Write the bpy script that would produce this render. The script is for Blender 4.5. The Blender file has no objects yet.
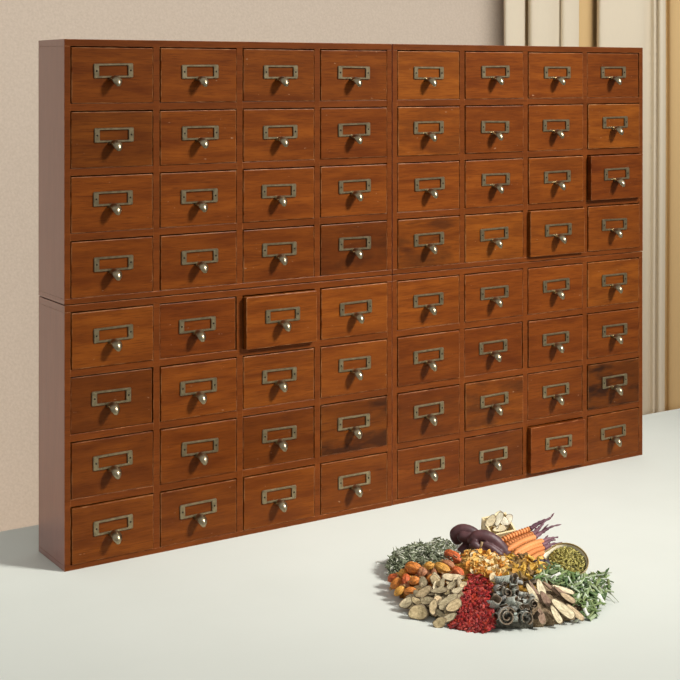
import bpy, bmesh, math, random
from mathutils import Vector, Matrix, noise
random.seed(7)
R = random
COL = bpy.context.scene.collection
PI = math.pi
TZ = 0.75                      # table top height

# ------------------------------------------------------------------ camera
CX, CY, CZ, YAW, FPX, PY = -0.78595, -1.98852, 0.74515, 0.571133, 1396.977, 75.81
CAM = Vector((CX, CY, TZ + CZ))
FW = Vector((math.sin(YAW), math.cos(YAW), 0)); RT = Vector((math.cos(YAW), -math.sin(YAW), 0)); UP = Vector((0, 0, 1))
cd = bpy.data.cameras.new('camera'); cam = bpy.data.objects.new('camera', cd); COL.objects.link(cam)
cam.location = CAM; cam.rotation_euler = (PI/2, 0, -YAW)
cd.sensor_width = 36; cd.lens = FPX/680*36; cd.shift_y = -(340-PY)/680; cd.clip_start = 0.05
sc = bpy.context.scene; sc.camera = cam
sc.view_settings.view_transform = 'Standard'; sc.view_settings.look = 'None'
sc.view_settings.gamma = 1; sc.view_settings.exposure = 0; sc.view_settings.use_curve_mapping = False

def ray(u, v): return FW + RT*((u-340)/FPX) + UP*((PY-v)/FPX)
def on_table(u, v, h=0.0):
    d = ray(u, v); return CAM + d*((TZ+h-CAM.z)/d.z)
def at_y(u, y):
    d = ray(u, PY); return CAM + d*((y-CY)/d.y)

# ------------------------------------------------------------------ helpers
def tag(o, label=None, cat=None, group=None, kind=None):
    if label: o['label'] = label
    if cat: o['category'] = cat
    if group: o['group'] = group
    if kind: o['kind'] = kind
    return o
def empty(name, loc=(0, 0, 0), rz=0.0):
    o = bpy.data.objects.new(name, None); COL.objects.link(o)
    o.location = loc; o.rotation_euler = (0, 0, rz); o.empty_display_size = 0.05
    return o
def link(name, me, parent=None, loc=None):
    o = bpy.data.objects.new(name, me); COL.objects.link(o)
    if parent: o.parent = parent
    if loc is not None: o.location = loc
    return o
class MB:
    def __init__(s): s.v = []; s.f = []; s.m = []; s.sm = []
    def add(s, verts, faces, mi=0, smooth=False):
        b = len(s.v); s.v += [tuple(p) for p in verts]
        for f in faces: s.f.append([b+i for i in f]); s.m.append(mi); s.sm.append(smooth)
    def box(s, x0, x1, y0, y1, z0, z1, mi=0):
        s.add([(x0,y0,z0),(x1,y0,z0),(x1,y1,z0),(x0,y1,z0),(x0,y0,z1),(x1,y0,z1),(x1,y1,z1),(x0,y1,z1)],
              [(3,2,1,0),(4,5,6,7),(0,1,5,4),(1,2,6,5),(2,3,7,6),(3,0,4,7)], mi)
    def bbox(s, x0, x1, y0, y1, z0, z1, b, mi=0, mb=0):
        """bevelled box: faces mi, bevels mb"""
        bm = bmesh.new(); bmesh.ops.create_cube(bm, size=1)
        for v in bm.verts: v.co = Vector(((x0+x1)/2+v.co.x*(x1-x0), (y0+y1)/2+v.co.y*(y1-y0), (z0+z1)/2+v.co.z*(z1-z0)))
        for f in bm.faces: f.material_index = mi
        r = bmesh.ops.bevel(bm, geom=list(bm.edges), offset=b, segments=2, profile=0.5, affect='EDGES')
        rf = set(r['faces'])
        bm.verts.index_update()
        base = len(s.v); s.v += [tuple(v.co) for v in bm.verts]
        for f in bm.faces:
            s.f.append([base+v.index for v in f.verts]); s.m.append(mb if f in rf else mi); s.sm.append(False)
        bm.free()
    def tube(s, pts, rads, n=8, mi=0, smooth=True, wob=0.0):
        pts = [Vector(p) for p in pts]; rings = []; up = Vector((0.13, 0.21, 1))
        for i, p in enumerate(pts):
            t = (pts[min(i+1, len(pts)-1)]-pts[max(i-1, 0)]).normalized()
            a = t.cross(up)
            if a.length < 1e-3: a = t.cross(Vector((1, 0, 0)))
            a.normalize(); b = t.cross(a)
            rings.append([p+(a*math.cos(2*PI*k/n)+b*math.sin(2*PI*k/n))*rads[i] for k in range(n)])
        vs = [q for r in rings for q in r]; fs = []
        for i in range(len(pts)-1):
            for k in range(n):
                fs.append((i*n+k, i*n+(k+1) % n, (i+1)*n+(k+1) % n, (i+1)*n+k))
        fs.append(tuple(range(n))[::-1]); fs.append(tuple(range((len(pts)-1)*n, len(pts)*n)))
        s.add(vs, fs, mi, smooth)
    def mesh(s, name, mats):
        me = bpy.data.meshes.new(name); me.from_pydata(s.v, [], s.f)
        for m in mats: me.materials.append(m)
        for p, mi, sm in zip(me.polygons, s.m, s.sm): p.material_index = mi; p.use_smooth = sm
        me.update()
        bm = bmesh.new(); bm.from_mesh(me); bmesh.ops.recalc_face_normals(bm, faces=bm.faces); bm.to_mesh(me); bm.free()
        return me

# ------------------------------------------------------------------ materials
def new_mat(name):
    m = bpy.data.materials.new(name); m.use_nodes = True
    nt = m.node_tree; return m, nt, nt.nodes['Principled BSDF']
def N(nt, t, **kw):
    n = nt.nodes.new(t)
    for k, v in kw.items(): setattr(n, k, v)
    return n
def L(nt, a, b): nt.links.new(a, b)
def mixc(nt, fac, a, b, mode='MIX'):
    n = N(nt, 'ShaderNodeMix', data_type='RGBA', blend_type=mode)
    for sock, val in ((n.inputs[0], fac), (n.inputs[6], a), (n.inputs[7], b)):
        if hasattr(val, 'is_linked'): L(nt, val, sock)
        elif isinstance(val, (int, float)): sock.default_value = val
        else: sock.default_value = (*val, 1)
    return n.outputs[2]
def ramp(nt, src, p0, p1):
    n = N(nt, 'ShaderNodeMapRange'); n.clamp = True
    n.inputs[1].default_value = p0; n.inputs[2].default_value = p1
    L(nt, src, n.inputs[0]); return n.outputs[0]
def coords(nt, scale=(1, 1, 1), rnd=True):
    tc = N(nt, 'ShaderNodeTexCoord'); mp = N(nt, 'ShaderNodeMapping'); mp.inputs['Scale'].default_value = scale
    if rnd:
        oi = N(nt, 'ShaderNodeObjectInfo'); mu = N(nt, 'ShaderNodeVectorMath', operation='SCALE')
        mu.inputs[0].default_value = (13.1, 7.7, 9.3); L(nt, oi.outputs['Random'], mu.inputs['Scale'])
        ad = N(nt, 'ShaderNodeVectorMath', operation='ADD'); L(nt, tc.outputs['Object'], ad.inputs[0]); L(nt, mu.outputs[0], ad.inputs[1])
        L(nt, ad.outputs[0], mp.inputs['Vector'])
    else: L(nt, tc.outputs['Object'], mp.inputs['Vector'])
    return mp.outputs[0]
def tex(nt, vec, scale, detail=4, rough=0.55):
    n = N(nt, 'ShaderNodeTexNoise'); n.inputs['Scale'].default_value = scale
    n.inputs['Detail'].default_value = detail; n.inputs['Roughness'].default_value = rough
    L(nt, vec, n.inputs['Vector']); return n.outputs['Fac']
def bump(nt, b, h, strength, dist=0.001):
    n = N(nt, 'ShaderNodeBump'); n.inputs['Strength'].default_value = strength; n.inputs['Distance'].default_value = dist
    L(nt, h, n.inputs['Height']); L(nt, n.outputs[0], b.inputs['Normal'])

def wood(name, c_lo, c_hi, c_dark, spec, rough, stain=False, worn=None, vert=False):
    m, nt, b = new_mat(name)
    sc_ = (1, 1, 7) if not vert else (7, 7, 1)
    g = tex(nt, coords(nt, sc_), 9, 5, 0.6)
    fine = tex(nt, coords(nt, tuple(4*x if x > 1 else 1.5 for x in sc_)), 22, 3, 0.6)
    c = mixc(nt, ramp(nt, g, 0.32, 0.68), c_lo, c_hi)
    c = mixc(nt, ramp(nt, fine, 0.50, 0.80), c, c_dark)
    oi = N(nt, 'ShaderNodeObjectInfo')
    if stain:
        st = tex(nt, coords(nt, (1, 1, 2.6)), 15, 3, 0.55)
        fac = N(nt, 'ShaderNodeMath', operation='MULTIPLY'); L(nt, ramp(nt, st, 0.46, 0.62), fac.inputs[0])
        inv = N(nt, 'ShaderNodeMath', operation='SUBTRACT'); inv.inputs[0].default_value = 1; L(nt, oi.outputs['Alpha'], inv.inputs[1])
        L(nt, inv.outputs[0], fac.inputs[1])
        c = mixc(nt, fac.outputs[0], c, (0.022, 0.007, 0.003))
        # small pale nicks in the varnish
        nk = tex(nt, coords(nt, (1, 1, 3)), 95, 2, 0.5)
        c = mixc(nt, ramp(nt, nk, 0.74, 0.80), c, (0.36, 0.2, 0.11))
    if worn:
        w = tex(nt, coords(nt), 60, 4, 0.6)
        c = mixc(nt, ramp(nt, w, 0.42, 0.66), c, worn)
    c = mixc(nt, 1.0, c, oi.outputs['Color'], 'MULTIPLY')
    L(nt, c, b.inputs['Base Color'])
    b.inputs['Roughness'].default_value = rough; b.inputs['Specular IOR Level'].default_value = spec
    bump(nt, b, fine, 0.12, 0.0006)
    return m
W_LO, W_HI, W_DK = (0.108, 0.0235, 0.0026), (0.195, 0.050, 0.0052), (0.075, 0.016, 0.002)
M_FRONT = wood('drawer_front_wood', W_LO, W_HI, W_DK, 0.10, 0.36, stain=True)
M_EDGE = wood('drawer_worn_edge_wood', W_LO, W_HI, W_DK, 0.10, 0.4, worn=(0.30, 0.125, 0.045))
M_RAIL = wood('carcass_wood', (0.102, 0.0235, 0.003), (0.155, 0.037, 0.005), (0.075, 0.017, 0.0024), 0.10, 0.38)
M_RAILE = wood('carcass_worn_edge_wood', (0.102, 0.0235, 0.003), (0.155, 0.037, 0.005), (0.075, 0.017, 0.0024), 0.10, 0.4, worn=(0.33, 0.125, 0.04))
M_SIDE = wood('carcass_side_wood', (0.225, 0.060, 0.040), (0.26, 0.074, 0.049), (0.19, 0.052, 0.035), 0.75, 0.30, vert=True)  # paler, pinker than the fronts: part of the reflected haze is in the colour
_b = M_SIDE.node_tree.nodes['Principled BSDF']; _b.inputs['Coat Weight'].default_value = 0.8; _b.inputs['Coat Roughness'].default_value = 0.25; _b.inputs['Coat IOR'].default_value = 1.6
M_INNER = wood('drawer_inner_wood', (0.25, 0.12, 0.05), (0.33, 0.17, 0.08), (0.2, 0.09, 0.04), 0.2, 0.6)

def metal(name, col, rough):
    m, nt, b = new_mat(name)
    n = tex(nt, coords(nt), 130, 4)
    L(nt, mixc(nt, ramp(nt, n, 0.35, 0.7), tuple(x*0.62 for x in col), col), b.inputs['Base Color'])
    b.inputs['Metallic'].default_value = 1; b.inputs['Roughness'].default_value = rough
    bump(nt, b, n, 0.1, 0.0004)
    return m
M_METAL = metal('antique_brass', (0.32, 0.255, 0.15), 0.36)
M_PULL = metal('polished_antique_brass', (0.40, 0.33, 0.21), 0.30)
M_SCREW = metal('blackened_screw', (0.05, 0.04, 0.03), 0.5)

def plain(name, lo, hi, scale=60, rough=0.6, spec=0.3, bstr=0.0, bdist=0.001, objcol=False, stretch=(1, 1, 1), rnd=True, detail=4, p=(0.3, 0.7)):
    m, nt, b = new_mat(name)
    n = tex(nt, coords(nt, stretch, rnd), scale, detail)
    c = mixc(nt, ramp(nt, n, *p), lo, hi)
    if objcol:
        oi = N(nt, 'ShaderNodeObjectInfo'); c = mixc(nt, 1.0, c, oi.outputs['Color'], 'MULTIPLY')
    L(nt, c, b.inputs['Base Color'])
    b.inputs['Roughness'].default_value = rough; b.inputs['Specular IOR Level'].default_value = spec
    if bstr: bump(nt, b, n, bstr, bdist)
    return m
M_TABLE = plain('white_laminate', (0.652, 0.678, 0.614), (0.672, 0.698, 0.634), 6, 0.55, 0.2, rnd=False)
M_WALL = plain('taupe_plaster', (0.535, 0.445, 0.355), (0.60, 0.505, 0.41), 130, 0.9, 0.1, 0.2, 0.003, rnd=False, detail=6)
M_FLOOR = plain('floor_boards', (0.30, 0.22, 0.15), (0.38, 0.29, 0.2), 4, 0.6, 0.3, stretch=(1, 8, 1), rnd=False)
def fabric(name, col, tr):
    m, nt, b = new_mat(name)
    n = tex(nt, coords(nt, (14, 14, 1), False), 30, 3)
    c = mixc(nt, n, tuple(x*0.93 for x in col), col)
    L(nt, c, b.inputs['Base Color']); b.inputs['Roughness'].default_value = 0.85; b.inputs['Specular IOR Level'].default_value = 0.1
    t = N(nt, 'ShaderNodeBsdfTranslucent'); L(nt, c, t.inputs['Color'])
    mx = N(nt, 'ShaderNodeMixShader'); mx.inputs[0].default_value = tr
    L(nt, b.outputs[0], mx.inputs[1]); L(nt, t.outputs[0], mx.inputs[2])
    L(nt, mx.outputs[0], nt.nodes['Material Output'].inputs['Surface'])
    return m
M_CREAM = fabric('cream_curtain_cloth', (0.80, 0.705, 0.54), 0.12)
M_GOLD = fabric('golden_curtain_cloth', (0.76, 0.53, 0.255), 0.15)

# ------------------------------------------------------------------ room
def struct(name, mb, mats, **kw):
    o = link(name, mb.mesh(name, mats)); o['kind'] = 'structure'; return o
WALL_Y = 2.225
mb = MB(); mb.box(-3.4, 6.0, WALL_Y, WALL_Y+0.12, 0, 2.7); struct('wall_back', mb, [M_WALL])
mb = MB(); mb.box(-3.4, 6.0, -3.4, WALL_Y+0.12, -0.08, 0); struct('floor', mb, [M_FLOOR])

# table
tb = empty('table', (0.7, -0.45, 0))
tag(tb, 'wide white table carrying the wooden cabinets and the heap of herbs', 'table')
TX0, TX1, TY0, TY1 = -0.75, 2.6, -1.25, 0.2343
mb = MB(); mb.bbox(TX0-0.7, TX1-0.7, TY0+0.45, TY1+0.45, TZ-0.035, TZ, 0.0015); link('tabletop', mb.mesh('tabletop', [M_TABLE]), tb)
for x in (TX0+0.1, TX1-0.1):
    for y in (TY0+0.1, TY1-0.1):
        mb = MB(); mb.bbox(x-0.7-0.03, x-0.7+0.03, y+0.45-0.03, y+0.45+0.03, 0, TZ-0.035, 0.003); link('leg', mb.mesh('table_leg', [M_TABLE]), tb)

# ------------------------------------------------------------------ curtains
def catmull(pts, n=10):
    out = []
    for i in range(len(pts)-1):
        p0, p1, p2, p3 = pts[max(i-1, 0)], pts[i], pts[i+1], pts[min(i+2, len(pts)-1)]
        for k in range(n):
            t = k/n
            out.append(tuple(0.5*((2*b)+(-a+c)*t+(2*a-5*b+4*c-d)*t*t+(-a+3*b-3*c+d)*t**3) for a, b, c, d in zip(p0, p1, p2, p3)))
    out.append(pts[-1]); return out
def curtain(name, prof, y0, mat, label, z0=0.03, z1=2.42, sway=0.003, amp=1.0):
    pr = catmull([(at_y(u, y0+d*amp).x, y0+d*amp) for u, d in prof], 8)
    mb = MB(); rows = 24; vs = []; n = len(pr); th = 0.0016
    for side in (0, 1):
        for j in range(rows+1):
            z = z0+(z1-z0)*j/rows
            for i, (x, y) in enumerate(pr):
                xa, ya = pr[max(i-1, 0)]; xb, yb = pr[min(i+1, n-1)]
                tx, ty = xb-xa, yb-ya; l = math.hypot(tx, ty) or 1
                s = sway*math.sin(z*2.1+x*5)
                vs.append((x+s-ty/l*th*(side-0.5), y+tx/l*th*(side-0.5), z))
    m_ = (rows+1)*n; fs = []
    for side in (0, 1):
        for j in range(rows):
            for i in range(n-1):
                a = side*m_+j*n+i; fs.append((a, a+1, a+n+1, a+n))
    for j in range(rows):
        for i in (0, n-1):
            a = j*n+i; fs.append((a, a+n, m_+a+n, m_+a))
    for j in (0, rows):
        for i in range(n-1):
            a = j*n+i; fs.append((a, a+1, m_+a+1, m_+a))
    mb.add(vs, fs, 0, True)
    o = link(name, mb.mesh(name, [mat])); tag(o, label, 'curtain'); return o
CYc = 2.14
curtain('curtain', [(504.5, 0.02), (506.5, 0.0), (513, -0.006), (520, -0.002), (524.5, 0.006), (525.6, 0.02)], CYc, M_CREAM,
        'narrow cream curtain fold hanging nearest the bare taupe wall')
curtain('curtain', [(528.6, 0.02), (529.5, 0.004), (533, -0.016), (543, -0.022), (551, -0.010), (556, 0.008), (559, 0.018), (560.3, 0.030), (562, 0.012), (566, 0.000), (572, 0.004), (577, 0.012), (579, 0.02)],
        CYc, M_CREAM, 'cream curtain with a deep pleat, second from the left, behind the upper right cabinet')
curtain('curtain', [(596.8, 0.02), (597.6, 0.002), (602, -0.018), (616, -0.022), (634, -0.018), (642, -0.004), (646, 0.020), (650, 0.024), (654, 0.004), (656.5, 0.012), (659, -0.008), (662, -0.012), (664, 0.006), (665, 0.02)],
        CYc, M_CREAM, 'broad cream curtain hanging past the right edge of the cabinets')
curtain('curtain', [(512, 0.0), (520, -.006), (527, 0.008), (533, 0.0), (545, 0.01), (556, 0.0), (561, 0.01), (568, 0.01), (577, -0.012), (585, -0.016), (591, -0.01), (595, 0.014), (602, 0.01), (615, 0.0), (630, 0.01), (645, 0.0), (660, 0.006), (666, 0.014), (670, -0.006), (677, -0.02), (686, -0.026), (694, 0.0), (700, 0.02), (706, 0.0), (718, -0.02), (730, -0.015), (738, 0.015)],
        CYc+0.044, M_GOLD, 'golden tan curtain hanging behind the cream curtains')  # in the narrow gaps this cloth imitates the golden glow of pleat valleys
mb = MB(); xa, xb = at_y(480, CYc+0.03).x, at_y(760, CYc+0.03).x
mb.tube([(xa, CYc+0.03, 2.435), (xb, CYc+0.03, 2.435)], [0.014, 0.014], 12)
tag(link('curtain_rod', mb.mesh('curtain_rod', [M_METAL])), 'metal rod above the curtains', 'curtain rod')

# ------------------------------------------------------------------ cabinets
CW, CH, CD = 0.5989, 0.3996, 0.1086
OPW, OPH, DIV, RAIL = 0.1366, 0.0868, 0.0110, 0.0112
OUT = (CW-4*OPW-3*DIV)/2; TOPR = 0.0105; BOTR = CH-4*OPH-3*RAIL-TOPR
def carcass_mesh():
    mb = MB(); b = 0.0006
    D = CD
    mb.bbox(0, CW, 0, D, CH-TOPR, CH, b, 0, 1)            # top
    mb.bbox(0, CW, 0, D, 0, BOTR, b, 0, 1)                # bottom
    for i in range(5):
        x0 = (0, 0)[0] if i == 0 else OUT+i*OPW+(i-1)*DIV
        x1 = OUT if i == 0 else (CW if i == 4 else x0+DIV)
        if i in (0, 4):
            mb.bbox(x0, x1, 0, D, BOTR, CH-TOPR, b, 0, 1)
        else:
            mb.bbox(x0, x1, 0.0003, D-0.004, BOTR-0.001, CH-TOPR+0.001, b, 0, 1)
    for i in range(4):
        x0 = OUT+i*(OPW+DIV)
        for j in range(3):
            z0 = BOTR+(j+1)*OPH+j*RAIL
            mb.bbox(x0-0.001, x0+OPW+0.001, 0.0006, D-0.004, z0, z0+RAIL, b, 0, 1)
    mb.box(0.002, CW-0.002, D-0.004, D, 0.002, CH-0.002, 0)
    me = mb.mesh('carcass', [M_RAIL, M_RAILE, M_SIDE])
    for p in me.polygons:
        if abs(p.normal.x) > 0.9 and (p.center.x < 0.001 or p.center.x > CW-0.001): p.material_index = 2
    return me
CARC = carcass_mesh()
DW, DH = 0.1342, 0.0848
def drawer_mesh():
    mb = MB(); w, h = DW/2, DH/2
    mb.bbox(-w, w, 0, 0.011, -h, h, 0.0011, 0, 1)
    mb.box(-w+0.003, -w+0.009, 0.010, 0.096, -h+0.002, h-0.016, 2); mb.box(w-0.009, w-0.003, 0.010, 0.096, -h+0.002, h-0.016, 2)
    mb.box(-w+0.009, w-0.009, 0.090, 0.096, -h+0.002, h-0.016, 2); mb.box(-w+0.009, w-0.009, 0.010, 0.090, -h+0.002, -h+0.006, 2)
    return mb.mesh('drawer', [M_FRONT, M_EDGE, M_INNER])
DRAW = drawer_mesh()
def frame_mesh():
    W, Hh, iw, ih, th = 0.0325, 0.0112, 0.0238, 0.0077, 0.0024
    def rrect(w, h, r):
        o = []
        for cx_, cz_, a0 in ((w-r, h-r, 0), (-w+r, h-r, 90), (-w+r, -h+r, 180), (w-r, -h+r, 270)):
            for k in range(4):
                a = math.radians(a0+30*k); o.append((cx_+r*math.cos(a), cz_+r*math.sin(a)))
        return o
    loops = [(rrect(W, Hh, 0.0022), 0.0), (rrect(W, Hh, 0.0022), -th*0.6), (rrect(W-0.0008, Hh-0.0008, 0.0018), -th),
             (rrect(iw+0.0006, ih+0.0006, 0.0008), -th), (rrect(iw, ih, 0.0006), -th*0.7), (rrect(iw, ih, 0.0006), 0.0)]
    mb = MB(); n = 16; vs = [(x, y, z) for lp, y in loops for x, z in lp]; fs = []
    for i in range(len(loops)):
        j = (i+1) % len(loops)
        for k in range(n): fs.append((i*n+k, i*n+(k+1) % n, j*n+(k+1) % n, j*n+k))
    mb.add(vs, fs); return mb.mesh('label_frame', [M_METAL])
FRAME = frame_mesh()
def pull_mesh():
    prof = catmull([(0.0, -0.0078, 0.0094), (-0.007, -0.0072, 0.0090), (-0.0135, -0.0092, 0.0082), (-0.0185, -0.0135, 0.0074), (-0.0207, -0.0190, 0.0058), (-0.0206, -0.0238, 0.0026)], 5)
    n = 13; th = 0.0011; top = []; bot = []
    for i, (y, z, w) in enumerate(prof):
        a = prof[max(i-1, 0)]; b = prof[min(i+1, len(prof)-1)]
        ty, tz = b[0]-a[0], b[1]-a[1]; l = math.hypot(ty, tz); ny, nz = tz/l, -ty/l    # normal pointing outward/up
        if nz < 0 and ny > 0: ny, nz = -ny, -nz
        for k in range(n):
            s = -1+2*k/(n-1); d = 0.62*w*(s*s)
            top.append((w*s, y-ny*d, z-nz*d)); bot.append((w*s*0.9, y-ny*(d+th), z-nz*(d+th)))
    vs = top+bot; m_ = len(top); fs = []; r = len(prof)
    for i in range(r-1):
        for k in range(n-1):
            a = i*n+k; fs.append((a, a+1, a+n+1, a+n)); fs.append((m_+a, m_+a+n, m_+a+n+1, m_+a+1))
        for k in (0, n-1):
            a = i*n+k; fs.append((a, a+n, m_+a+n, m_+a))
    for i in (0, r-1):
        for k in range(n-1):
            a = i*n+k; fs.append((a, a+1, m_+a+1, m_+a))
    mb = MB(); mb.add(vs, fs, 0, True); return mb.mesh('finger_pull', [M_PULL])
PULL = pull_mesh()
mb = MB(); mb.tube([(0, 0, 0), (0, -0.0006, 0), (0, -0.0010, 0)], [0.0015, 0.0015, 0.0008], 10); SCREW = mb.mesh('screw', [M_SCREW])

# look of every drawer front, row by row from the top: brightness, redness, stain, push (mm, negative = out)
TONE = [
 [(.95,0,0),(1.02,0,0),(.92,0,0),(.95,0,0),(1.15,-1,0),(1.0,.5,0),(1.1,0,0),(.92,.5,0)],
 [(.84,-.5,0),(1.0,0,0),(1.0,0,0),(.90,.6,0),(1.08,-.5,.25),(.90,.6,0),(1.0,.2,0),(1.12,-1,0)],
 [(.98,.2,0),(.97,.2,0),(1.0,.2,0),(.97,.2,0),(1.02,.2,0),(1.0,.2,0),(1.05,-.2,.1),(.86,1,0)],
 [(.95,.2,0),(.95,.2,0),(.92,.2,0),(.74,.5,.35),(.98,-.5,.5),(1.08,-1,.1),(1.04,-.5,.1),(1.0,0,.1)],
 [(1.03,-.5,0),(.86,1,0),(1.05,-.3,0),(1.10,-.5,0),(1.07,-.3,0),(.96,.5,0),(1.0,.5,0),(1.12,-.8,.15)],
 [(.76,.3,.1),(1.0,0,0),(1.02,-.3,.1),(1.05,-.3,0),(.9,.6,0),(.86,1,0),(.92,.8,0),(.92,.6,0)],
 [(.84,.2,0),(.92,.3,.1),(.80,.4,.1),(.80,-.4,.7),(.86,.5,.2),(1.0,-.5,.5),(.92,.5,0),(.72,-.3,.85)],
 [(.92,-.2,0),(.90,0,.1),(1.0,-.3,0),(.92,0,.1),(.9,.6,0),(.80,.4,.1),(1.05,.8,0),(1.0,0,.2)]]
PUSH = {(0,7):2.6,(2,4):1.6,(2,7):-8,(3,6):-5.5,(4,1):3.0,(4,2):-9,(5,0):3.2,(6,2):2.4,(5,5):2.0,(6,6):2.2,(7,6):-7,(0,4):1.2,(7,0):-.8,(6,0):1.2,(5,2):1.0,(7,3):.8,(3,7):-1.0,(1,7):-.8,(7,5):1.4,(7,4):1.4,(4,4):.6,(3,2):.8}
def make_cabinet(ox, oy, oz, label, r0, c0):
    root = empty('apothecary_cabinet', (ox, oy, TZ+oz))
    tag(root, label, 'cabinet', 'stacked apothecary cabinets')
    c = link('carcass', CARC, root); t = R.uniform(.96, 1.04); c.color = (t, t, t, 1)
    for r in range(4):
        for k in range(4):
            gr, gc = r0+r, c0+k
            br, red, st = TONE[gr][gc]; br = (1+(br-1)*1.25)*(1.0, 1.0, 1.0, .97, .98, .95, .93, .93)[gr]  # row factors put the light's fade toward the bottom into the tint
            push = PUSH.get((gr, gc), R.uniform(-.5, .5))
            d = link('drawer', DRAW, root)
            x = OUT+k*(OPW+DIV)+OPW/2+R.uniform(-.0004, .0004)
            z = BOTR+(3-r)*(OPH+RAIL)+DH/2+0.0003
            d.location = (x, -0.0012+push*0.001, z)
            d.rotation_euler = (0, math.radians(R.uniform(-.25, .25)), 0)
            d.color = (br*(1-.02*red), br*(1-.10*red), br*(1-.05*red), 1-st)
            if push < -4: d['label'] = 'drawer sticking out a little past its neighbours'
            elif push > 1.9: d['label'] = 'drawer pushed in a little behind the frame'
            elif st >= .5: d['label'] = 'drawer front with dark blotched grain'
            dx, dz, ro = R.uniform(-.0022, .0022), 0.0058+R.uniform(-.0018, .0022), math.radians(R.uniform(-1.2, 1.2))
            f = link('label_frame', FRAME, d); f.location = (dx, 0, dz); f.rotation_euler = (0, ro, 0)
            p = link('finger_pull', PULL, d); p.location = (dx, 0, dz); p.rotation_euler = (0, ro, 0); p.scale = (1.08, 1.0, 1.0)
            for s in (-1, 1):
                q = link('screw', SCREW, d); q.location = (dx+s*0.0281*math.cos(ro), -0.0021, dz-s*0.0281*math.sin(ro))
    return root
RX = CW+0.0016; UZ = CH+0.0013
make_cabinet(0, 0, 0, 'lower left wooden cabinet of sixteen small drawers, standing on the white table', 4, 0)
make_cabinet(RX, 0.0008, 0, 'lower right wooden cabinet of sixteen small drawers, behind the heap of dried herbs', 4, 4)
make_cabinet(0, 0.0006, UZ, 'upper left wooden cabinet of sixteen small drawers, stacked against the bare taupe wall side', 0, 0)
make_cabinet(RX, 0, UZ, 'upper right wooden cabinet of sixteen small drawers, stacked in front of the curtains', 0, 4)

# ------------------------------------------------------------------ heap of dried herbs
P0 = on_table(497, 590)
def ab(p): q = p-P0; return q.dot(RT), q.dot(FW)
def world(a, b, h=0): return Vector((P0.x, P0.y, TZ+h))+RT*a+FW*b
def heap(a, b):
    ra = 0.160; rb = 0.160 if b < 0 else 0.105
    q = (a/ra)**2+(b/rb)**2
    h = 0.052*(max(0, 1-q))**0.65
    h = max(h, 0.022*(max(0, 1-((a+.118)/.062)**2-((b-.095)/.075)**2))**0.6)
    h = max(h, 0.012*(max(0, 1-((a-.125)/.05)**2-((b+.01)/.07)**2))**0.6)
    h = max(h, 0.032*(max(0, 1-((a-.035)/.062)**2-((b-.105)/.075)**2))**0.5)
    d = math.hypot(a-.112, (b-.035)*.85)
    return h*min(1, max(0, (d-.030)/.020))
def hit(u, v):
    d = ray(u, v)
    t = (TZ+0.09-CAM.z)/d.z; dt = 0.0015
    for _ in range(900):
        p = CAM+d*t; a, b = ab(p); z = p.z-TZ
        if z <= heap(a, b) or z <= 0: return p
        t += dt
    return on_table(u, v)
def at_b(u, v, b):
    d = ray(u, v); t = (P0.dot(FW)+b-CAM.dot(FW)); return CAM+d*t      # FW component of ray is 1
def cl(u, v, b):
    q = hit(u, v); return at_b(u, v, min(b, ab(q)[1]+.004))
def hnorm(p):
    a, b = ab(p); e = 0.006
    return (UP-RT*((heap(a+e, b)-heap(a-e, b))/(2*e))-FW*((heap(a, b+e)-heap(a, b-e))/(2*e))).normalized()
def plane_hit(u, v, c, n):
    d = ray(u, v); return CAM+d*((c-CAM).dot(n)/d.dot(n))
def frame_px(u, v, ang, lpx, wpx, tilt=0.6, jit=0.15, c=None):
    """centre, axes and true size of a piece seen at (u,v) with image angle ang, lying on the heap and leaning to the viewer by tilt"""
    if c is None: c = hit(u, v)
    n = (hnorm(c)-FW*tilt+Vector((R.uniform(-jit, jit), R.uniform(-jit, jit), 0))).normalized()
    ca, sa = math.cos(math.radians(ang)), -math.sin(math.radians(ang))
    p1 = plane_hit(u-ca*lpx/2, v-sa*lpx/2, c, n); p2 = plane_hit(u+ca*lpx/2, v+sa*lpx/2, c, n)
    q1 = plane_hit(u+sa*wpx/2, v-ca*wpx/2, c, n); q2 = plane_hit(u-sa*wpx/2, v+ca*wpx/2, c, n)
    x = (p2-p1); ln = x.length; x.normalize(); y = n.cross(x); wd = abs((q2-q1).dot(y))
    return c, x, y, n, ln, wd
def put(name, me, c, x, y, n, sx, sy, sz, col=None, lift=0.0):
    o = link(name, me)
    M = Matrix.Identity(4)
    for i in range(3): M[i][0] = x[i]*sx; M[i][1] = y[i]*sy; M[i][2] = n[i]*sz; M[i][3] = c[i]+n[i]*lift
    o.matrix_world = M
    if col: o.color = (*col, 1)
    return o
def jitc(c, s=0.12):
    k = 1+R.uniform(-s, s); return tuple(max(0, x*k*(1+R.uniform(-s, s)*.15)) for x in c)
ORD = ['leftmost', 'second from the left', 'third from the left', 'fourth from the left', 'fifth from the left', 'sixth from the left', 'seventh from the left',
       'eighth from the left', 'ninth from the left', 'tenth from the left', 'eleventh from the left', 'twelfth from the left', 'thirteenth from the left',
       'fourteenth from the left', 'fifteenth from the left', 'sixteenth from the left', 'seventeenth from the left', 'eighteenth from the left', 'nineteenth from the left', 'twentieth from the left']
def in_poly(x, y, P):
    r = False; j = len(P)-1
    for i in range(len(P)):
        if (P[i][1] > y) != (P[j][1] > y) and x < (P[j][0]-P[i][0])*(y-P[i][1])/(P[j][1]-P[i][1])+P[i][0]: r = not r
        j = i
    return r
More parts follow.
